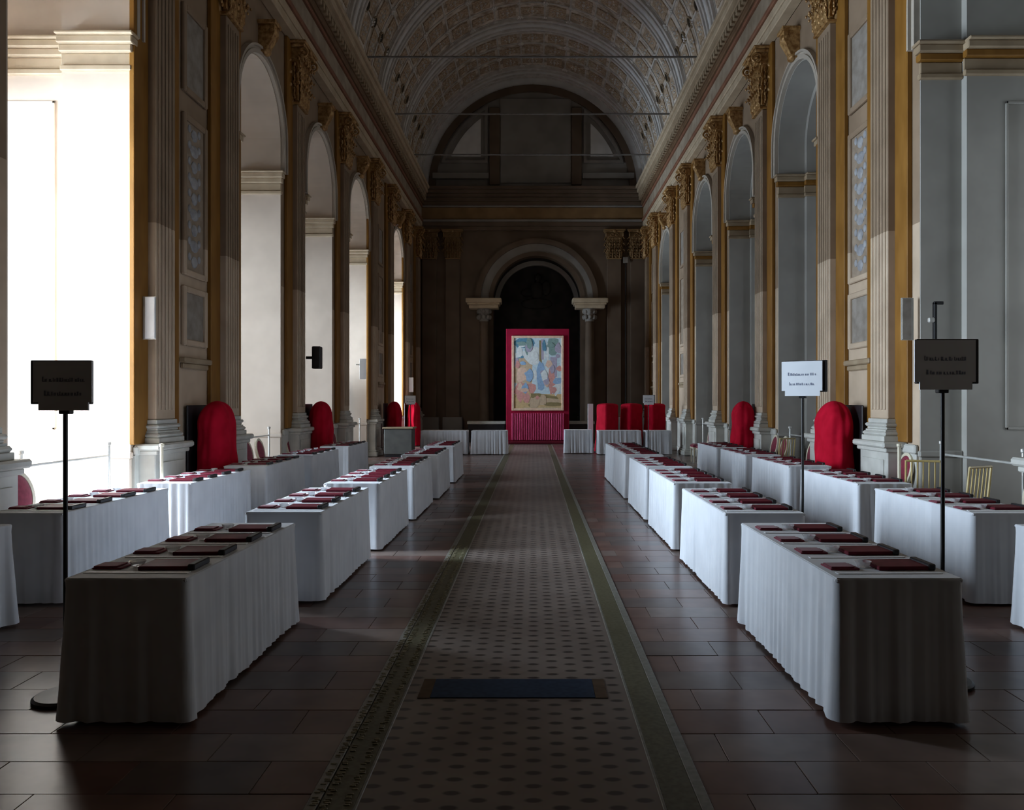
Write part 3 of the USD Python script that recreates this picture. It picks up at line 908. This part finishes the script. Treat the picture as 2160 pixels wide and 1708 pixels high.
inner = sbox2(PW0 + .09, PZ0 + .09, PW1 - .09, PZ1 - .09)


def blob(cx, cz, rx, rz, k=14, j=.22):
    return Polygon([(cx + rx * math.cos(t) * (1 + rs.uniform(-j, j)), cz + rz * math.sin(t) * (1 + rs.uniform(-j, j))) for t in np.linspace(0, 2 * math.pi, k, endpoint=False)]).buffer(.02)


PATCH = [('tealblue', blob(-.50, 3.95, .42, .2)), ('green', blob(.62, 3.80, .26, .32)), ('cloud', blob(-.2, 3.45, .45, .3)), ('hill', blob(-.55, 2.75, .36, .62)), ('skin', blob(-.62, 2.65, .2, .3)),
         ('olive', sbox2(.06, 2.6, .16, 4.05)), ('violetgrey', sbox2(.14, 3.3, .24, 4.1)), ('cloud', sbox2(.34, 2.75, .44, 3.95)), ('violetgrey', sbox2(.50, 2.3, .76, 3.4)), ('bluecloak', blob(.12, 2.65, .15, .55)),
         ('rose', blob(-.52, 2.15, .42, .28)), ('rose', blob(.55, 2.5, .12, .5)), ('sand', sbox2(-.93, 1.40, .93, 1.95)), ('olive', blob(-.1, 1.78, .8, .16)), ('hill', blob(.4, 1.65, .5, .12)), ('cloud', blob(.74, 2.3, .14, .35)), ('sand', blob(-.75, 1.6, .2, .3)), ('olive', blob(.6, 1.55, .35, .06))]
for q in range(44):
    zc = rs.uniform(1.5, 4.05)
    cs_ = ('tealblue', 'cloud', 'violetgrey', 'green', 'cloud') if zc > 3.2 else (('rose', 'skin', 'bluecloak', 'cloud', 'violetgrey', 'hill') if zc > 2.0 else ('olive', 'sand', 'hill', 'rose'))
    PATCH.append((cs_[rs.randint(len(cs_))], blob(rs.uniform(-.85, .85), zc, rs.uniform(.05, .16), rs.uniform(.06, .22), 9, .35)))
for k, (c, g) in enumerate(PATCH):
    g = g.intersection(inner)
    if not g.is_empty:
        d = -.0055 - .00015 * k
        obj('paint_patch', extrude(g, d, d + .0001, "xz>y"), f'paint_{c}', pic)

# low white-topped platform before the end wall
for k, (x0, x1) in enumerate(((-2.65, -1.15), (1.45, 2.45))):
    p = thing('low_platform', f'low dark bench with a pale top edge at the end wall, {["left", "right"][k]} of the banner', 'bench', ((x0 + x1) / 2, 32.0, 0))
    w = (x1 - x0) / 2
    obj('bench_body', cbox(-w, w, -.25, .25, 0, .74, .02), 'black_card', p)
    obj('bench_top', cbox(-w - .03, w + .03, -.30, .30, .74, .86, .02), 'platform_white', p)
c = thing('service_counter', 'dark grey boxy service counter left of the head tables', 'counter', (-4.02, 23.6, 0))
obj('counter_body', cbox(-.42, .42, -.3, .3, .08, .84, .02), 'dark_counter', c)
obj('counter_top', cbox(-.46, .46, -.34, .34, .84, .89, .012), 'moulding_tan', c)
obj('counter_plinth', cbox(-.40, .40, -.27, .27, 0, .08, .01), 'black_card', c)

# ================================================================== red draped stands
def drape_mesh(wx, wy, h, seed, boxy=False):
    rs = np.random.RandomState(seed)
    n = 84
    lev = np.r_[np.linspace(0, .74, 26), .76 + .24 * np.sin(np.linspace(0, math.pi / 2, 20))]
    rows = len(lev) - 1
    th = np.linspace(0, 2 * math.pi, n, endpoint=False)
    ph = rs.uniform(0, 6.28, 6)
    V = []
    for r in range(rows + 1):
        f = lev[r]
        z = .03 + (h - .03) * f
        e = 1.0
        if f > (.9 if boxy else .76):
            g = (f - (.9 if boxy else .76)) / (.1 if boxy else .24)
            e = max(0.0, 1 - min(1, g) ** (5 if boxy else 2.3)) ** (.4 if boxy else .5)
            e = max(e, .02)
        flare = 1.0 + (.10 + .20 * np.clip(np.sin(th) * np.sign(1 if seed != 20 else -1), 0, 1)) * (1 - f) ** 2.2
        pw = 3.2 if not boxy else 9.0
        rad = (np.abs(np.cos(th)) ** pw + np.abs(np.sin(th)) ** pw) ** (-1 / pw)
        fold = .045 * (1 - f * .6) * (np.sin(7 * th + ph[0] + 1.5 * f) * .6 + np.sin(12 * th + ph[1] - 2 * f) * .4 + .5 * np.sin(4 * th + ph[2] + 4 * f))
        crease = .04 * np.sin(3 * th + 9 * f + ph[3]) * np.sin(11 * f + ph[4]) + .02 * np.sin(5 * th - 13 * f + ph[5])
        rr = rad * e * flare * (1 + (fold + crease) * (e > .3) * (.5 if boxy else 1.4))
        V.append(np.c_[wx / 2 * rr * np.cos(th), wy / 2 * rr * np.sin(th), np.full(n, z)])
    V = np.concatenate(V + [np.array([[0, 0, h + .002]])])
    F = []
    i = np.arange(n)
    j = (i + 1) % n
    for r in range(rows):
        a, b = r * n, (r + 1) * n
        F += [np.c_[a + i, a + j, b + j], np.c_[a + i, b + j, b + i]]
    top = rows * n
    F.append(np.c_[top + i, top + j, np.full(n, len(V) - 1)])
    return trimesh.Trimesh(V, np.concatenate(F), process=False)


DR = [(-1, -4.64, 11.52, 'on the left, beyond the first bay', 0), (-1, -4.60, 17.0, 'on the left, between the second and third bays', 0), (-1, -4.5, 25.4, 'on the left, beside the service counter', 0), (-1, -4.45, 29.2, 'furthest along on the left', 0),
      (1, 4.50, 11.75, 'on the right, beyond the first bay', 0), (1, 4.52, 16.9, 'on the right, between the second and third bays', 0)]
for k, (s, x, y, where, _) in enumerate(DR):
    t = thing('draped_stand', f'rounded stand under a red cloth cover, {where}', 'stand', (x, y, 0), 0, 'red draped stands along the walls')
    obj('cover', drape_mesh(.42, .70, 1.66, 20 + k), 'red_drape', t, smooth=True)
    obj('back_panel', cbox(s * .255, s * .285, -.40, .26, .62, 1.60, .01), 'black_card', t, label='black board behind the cover')
    obj('foot', [cbox(-.2, .2, -.25, .25, 0, .03, .005)], 'black_metal', t)
for k, (x, y, rz, where) in enumerate(((2.42, 25.6, 28, 'leftmost of the three behind the right head tables'), (3.22, 25.75, 28, 'middle of the three behind the right head tables'), (3.98, 25.7, 20, 'rightmost of the three behind the right head tables'))):
    t = thing('draped_cabinet', f'boxy cabinet under a red cloth cover, {where}', 'cabinet', (x, y, 0), rz, 'red covered cabinets behind the head tables')
    obj('cover', drape_mesh(.52, .58, 1.60, 40 + k, True), 'red_drape', t, smooth=40)
    obj('foot', [cbox(-.22, .22, -.24, .24, 0, .03, .005)], 'black_metal', t)

# ================================================================== sign stands
def sign_stand(label, x, y, rz, zc, w, h, edge, lines=((.62, .22), (.34, .20))):
    t = thing('sign_stand', label, 'sign', (x, y, 0), rz)
    obj('base', lathe([(0, 0), (.155, 0), (.165, .008), (.165, .02), (.15, .03), (.03, .036), (.02, .05), (0, .05)], 36), 'black_metal', t, smooth=30)
    obj('post', tube((0, 0, .03), (0, 0, zc - h / 2 + .05), .0115, 14), 'black_metal', t, smooth=30)
    poly = sbox2(-w / 2, zc - h / 2 + .045, w / 2, zc + h / 2).union(sbox2(-w / 2 + .03, zc - h / 2, w / 2 - .02, zc))
    b = obj('board', extrude(poly, -.030, -.018, 'xz>y'), 'sign_paper', t)
    obj('backing', cbox(-w / 2 + edge - .004, w / 2 + edge + .004, -.017, .016, zc - h / 2 + .035, zc + h / 2 + .006, .004), 'black_card', t, label='black backing board')
    obj('bracket', cbox(-.03, .03, -.016, .03, zc - h / 2 - .02, zc - h / 2 + .06, .004), 'black_metal', t)
    rs = random.Random(int(100 * x))
    for (f, ww) in lines:                   # two lines of lettering too blurred to read
        z = zc - h / 2 + h * f
        xx = -w * ww * 1.55
        words = []
        while xx < w * ww * 1.55:
            l = rs.choice((.004, .007, .010, .013))
            up = rs.choice((.006, .006, .012)) if words else .018
            words.append(box(xx, xx + l, -.0312, -.030, z - .010, z + up))
            if rs.random() < .5:
                words.append(box(xx, xx + l + .007, -.0312, -.030, z - .010, z - .006))
            xx += l + rs.choice((.005, .006, .012))
        obj('lettering', words, 'sign_ink', b)
    return t


sign_stand('grey-lit notice board on a thin black stand at the left front table', -2.60, 4.36, 0, 1.737, .325, .272, -.018)
sign_stand('dark-lit notice board on a thin black stand at the right front table', 2.40, 4.60, 0, 1.865, .355, .29, .022)
sign_stand('bright white notice board on a stand by the second table right of the runner', 2.42, 7.05, -36, 1.857, .36, .31, .03)
sign_stand('small far white notice board standing before the red covered cabinets', 3.42, 23.3, 0, 1.70, .34, .28, .02)
sign_stand('small far grey notice board standing left of the head tables', -3.88, 24.75, 0, 1.70, .34, .28, -.02)

# ================================================================== chairs
def make_chair():
    """oval-back dining chair facing +x, origin on the floor under the seat"""
    t = thing('dining_chair', 'x', 'chair')
    obj('seat', [trimesh.convex.convex_hull(np.concatenate([np.array([(.23, -.21, z), (.23, .21, z), (-.2, -.18, z), (-.2, .18, z), (.15, -.23, z), (.15, .23, z)]) for z in (.42, .47)] + [np.array([(.17, -.15, .505), (.17, .15, .505), (-.15, -.13, .505), (-.15, .13, .505)])]))], 'maroon_cloth', t, label='maroon padded seat')
    obj('seat_frame', [cbox(-.22, .24, -.22, .22, .375, .42, .012)], 'chair_cream', t)
    for px, py, rk in ((.20, -.19, 0), (.20, .19, 0)):
        obj('leg', trimesh.convex.convex_hull(np.concatenate([np.array([(px - a, py - b, .38) for a in (-.02, .02) for b in (-.02, .02)]), np.array([(px - a, py - b, 0) for a in (-.011, .011) for b in (-.011, .011)])])), 'chair_cream', t)
    for py in (-.17, .17):
        obj('leg', cat([trimesh.convex.convex_hull(np.array([(-.19 - a, py - b, .40) for a in (-.018, .018) for b in (-.018, .018)] + [(-.25 - a, py - b, 0) for a in (-.011, .011) for b in (-.011, .011)])), tube((-.20, py, .40), (-.235, py * .82, .58), .015, 8)]), 'chair_cream', t)
    ang = math.radians(12)
    Rm = trimesh.transformations.rotation_matrix(-ang, (0, 1, 0))
    el = lambda a, b, n=28: [(a * math.cos(q), b * math.sin(q)) for q in np.linspace(0, 2 * math.pi, n, endpoint=False)]
    pad = ball((0, 0, 0), (.035, .175, .205), 2)
    pad.apply_transform(Rm)
    pad.apply_translation((-.275, 0, .755))
    obj('back_pad', pad, 'maroon_cloth', t, smooth=True, label='oval maroon back pad')
    ring = extrude(Polygon(el(.205, .235)).difference(Polygon(el(.165, .195))), -.018, .018, 'yz>x')
    ring.apply_transform(Rm)
    ring.apply_translation((-.275, 0, .755))
    obj('back_frame', ring, 'chair_cream', t)
    return t


chair = make_chair()
first = True
CH = {-1: [6.95, 7.55, 10.2, 10.7, 12.6, 13.6, 14.2, 15.9, 18.1, 19.4, 20.5], 1: [7.0, 7.5, 10.2, 10.72, 12.7, 13.6, 15.1, 15.7, 18.4, 20.6, 21.4]}
for s in (-1, 1):
    for k, y in enumerate(CH[s]):
        lo = (s * (4.67 if s < 0 else 4.55), y, 0)
        rz = 0 if s < 0 else 180
        lab = f'oval-backed chair with maroon pads by the {SIDE[s]} wall, {ORD[k]} from the front'
        if first:
            place(chair, lo, rz)
            tag(chair, lab, 'chair', 'oval-backed chairs along the walls')
            first = False
        else:
            dup(chair, 'dining_chair', lab, 'chair', lo, rz, 'oval-backed chairs along the walls')

# gilt spindle-back chairs by the right wall
def spindle_chair(label, x, y, rz):
    t = thing('spindle_chair', label, 'chair', (x, y, 0), rz, 'gilt spindle chairs by the right wall')
    obj('seat', cbox(-.20, .20, -.20, .20, .43, .465, .012), 'gilt_wood', t)
    for px in (-.18, .18):
        for py in (-.18, .18):
            obj('leg', tube((px * 1.08, py * 1.08, 0), (px, py, .43), .014, 10), 'gilt_wood', t)
    for py in (-.18, .18):
        obj('back_post', tube((-.18, py, .43), (-.24, py, .98), .013, 10), 'gilt_wood', t)
    obj('top_rail', tube((-.24, -.18, .975), (-.24, .18, .975), .013, 10), 'gilt_wood', t)
    obj('lower_rail', tube((-.195, -.18, .56), (-.195, .18, .56), .010, 10), 'gilt_wood', t)
    for k in range(5):
        py = -.12 + .06 * k
        obj('spindle', tube((-.195, py, .56), (-.238, py, .97), .008, 8), 'gilt_wood', t)


spindle_chair('gilt spindle-back chair in front of the first right bay, nearer the camera', 4.50, 8.3, 118)
spindle_chair('gilt spindle-back chair in front of the first right bay, further from the camera', 4.52, 9.15, 70)
spindle_chair('gilt spindle-back chair by the second right bay', 4.56, 14.6, 115)

# ================================================================== barriers across the bays
for s in (-1, 1):
    U = SPAN[s]
    for k, (a, b) in enumerate(bays_of(s)):
        t = thing('bay_barrier', f'thin metal barrier rail with two posts across the {ORD[k]} bay of the {SIDE[s]} wall', 'barrier', (s * (U + .16), 0, 0), 0, 'barrier rails across the bays')
        y0, y1 = a + .45, b - .22
        for y in (y0, y1):
            po = obj('barrier_post', [lathe([(0, 0), (.13, 0), (.13, .012), (.03, .02), (.019, .04), (.018, 1.12), (.028, 1.13), (.028, 1.16), (0, 1.175)], 20, (0, y, 0))], 'barrier_metal', t, smooth=30)
        obj('barrier_rail', tube((0, y0, 1.0), (0, y1, 1.0), .014, 10), 'barrier_metal', t)
    t = thing('stanchion_post', f'single pale stanchion post before the {SIDE[s]} pier beyond the first bay', 'post', (s * (U - .47), 9.50, 0))
    obj('stanchion_base', lathe([(0, 0), (.085, 0), (.085, .012), (.03, .022), (0, .022)], 24), 'barrier_metal', t, smooth=30)
    obj('stanchion_shaft', lathe([(0, .02), (.02, .02), (.02, 1.10), (.03, 1.11), (.03, 1.14), (0, 1.15)], 16), 'chair_cream', t, smooth=30)

# ================================================================== small fittings on the walls
t = thing('wall_notice', 'white upright notice panel fixed to the ochre strip on the left wall', 'notice', (-UL + .12, 9.83, 2.70))
obj('notice_board', cbox(-.012, .11, -.012, .012, -.26, .26, .004), 'sign_paper', t)
obj('notice_frame', [cbox(-.05, .115, .012, .022, -.27, .27, .003)], 'barrier_metal', t)
t = thing('wall_notice', 'grey upright notice panel fixed to the ochre strip on the right wall', 'notice', (UR - .12, 9.95, 2.70))
obj('notice_board', cbox(-.10, .012, -.012, .012, -.26, .26, .004), 'panel_grey', t)
obj('notice_frame', [cbox(-.11, .05, .012, .022, -.27, .27, .003)], 'barrier_metal', t)
t = thing('wall_bracket', 'small dark hooked bracket on the edge of the first right bay', 'bracket', (UR + .03, 9.66, 2.65))
obj('bracket_arm', [cbox(-.02, .02, -.05, .0, -.24, .22, .006), cbox(-.02, .10, -.05, -.02, .19, .23, .006)], 'black_metal', t)
obj('bracket_shade', [cbox(-.09, -.02, -.07, -.02, -.03, .03, .01)], 'barrier_metal', t)
t = thing('loudspeaker', 'small black loudspeaker on the left wall by the third bay', 'loudspeaker', (-UL + .30, 16.95, 2.60))
obj('speaker_cabinet', cbox(-.09, .09, -.10, .10, -.24, .24, .015), 'black_metal', t)
obj('speaker_grille', cbox(-.075, .075, -.112, -.10, -.22, .22, .004), 'black_card', t)
obj('speaker_arm', cbox(-.24, -.09, -.02, .02, -.03, .03, .005), 'black_metal', t)
for k, (y, z) in enumerate(((21.6, 2.55), (30.1, 2.30))):
    t = thing('wall_paper_notice', f'small pale paper notice far along the left wall, {["before the fourth bay", "beyond the last bay"][k]}', 'notice', (-UL + .28, y, z))
    obj('paper', cbox(-.09, .09, -.008, .008, -.28, .28, .003), 'sign_paper', t)
    obj('clip', cbox(-.2, .05, .008, .03, .10, .14, .003), 'barrier_metal', t)
t = thing('door_leaf_panel', 'narrow dark open door leaf inside the fourth bay on the left', 'door', (-UL - .85, 23.0, 0))
obj('leaf', cbox(-.34, .34, -.03, .03, .02, 2.30, .01), 'black_card', t)
obj('leaf_edge', cbox(-.39, -.34, -.035, .035, .02, 2.30, .005), 'maroon_leather', t)
t = thing('wall_cable', 'thin dark cable running down the end wall right of the arch', 'cable', (3.93, Y1 - .19, 0))
obj('cable', sweep([(0, 0, 1.1), (.015, 0, 3.0), (0, 0, 5.2), (.01, 0, 7.6)], .028, 8), 'black_metal', t)
obj('cable_box', cbox(-.1, .1, -.06, .05, 7.55, 7.8, .01), 'panel_grey', t)
t = thing('screen_post', 'pale upright screen edge just left of the red covered cabinets', 'screen', (1.93, 26.5, 0))
obj('screen_panel', cbox(-.09, .09, -.02, .02, .1, 1.58, .006), 'sign_paper', t)
obj('screen_foot', cbox(-.10, .10, -.18, .18, 0, .10, .01), 'barrier_metal', t)
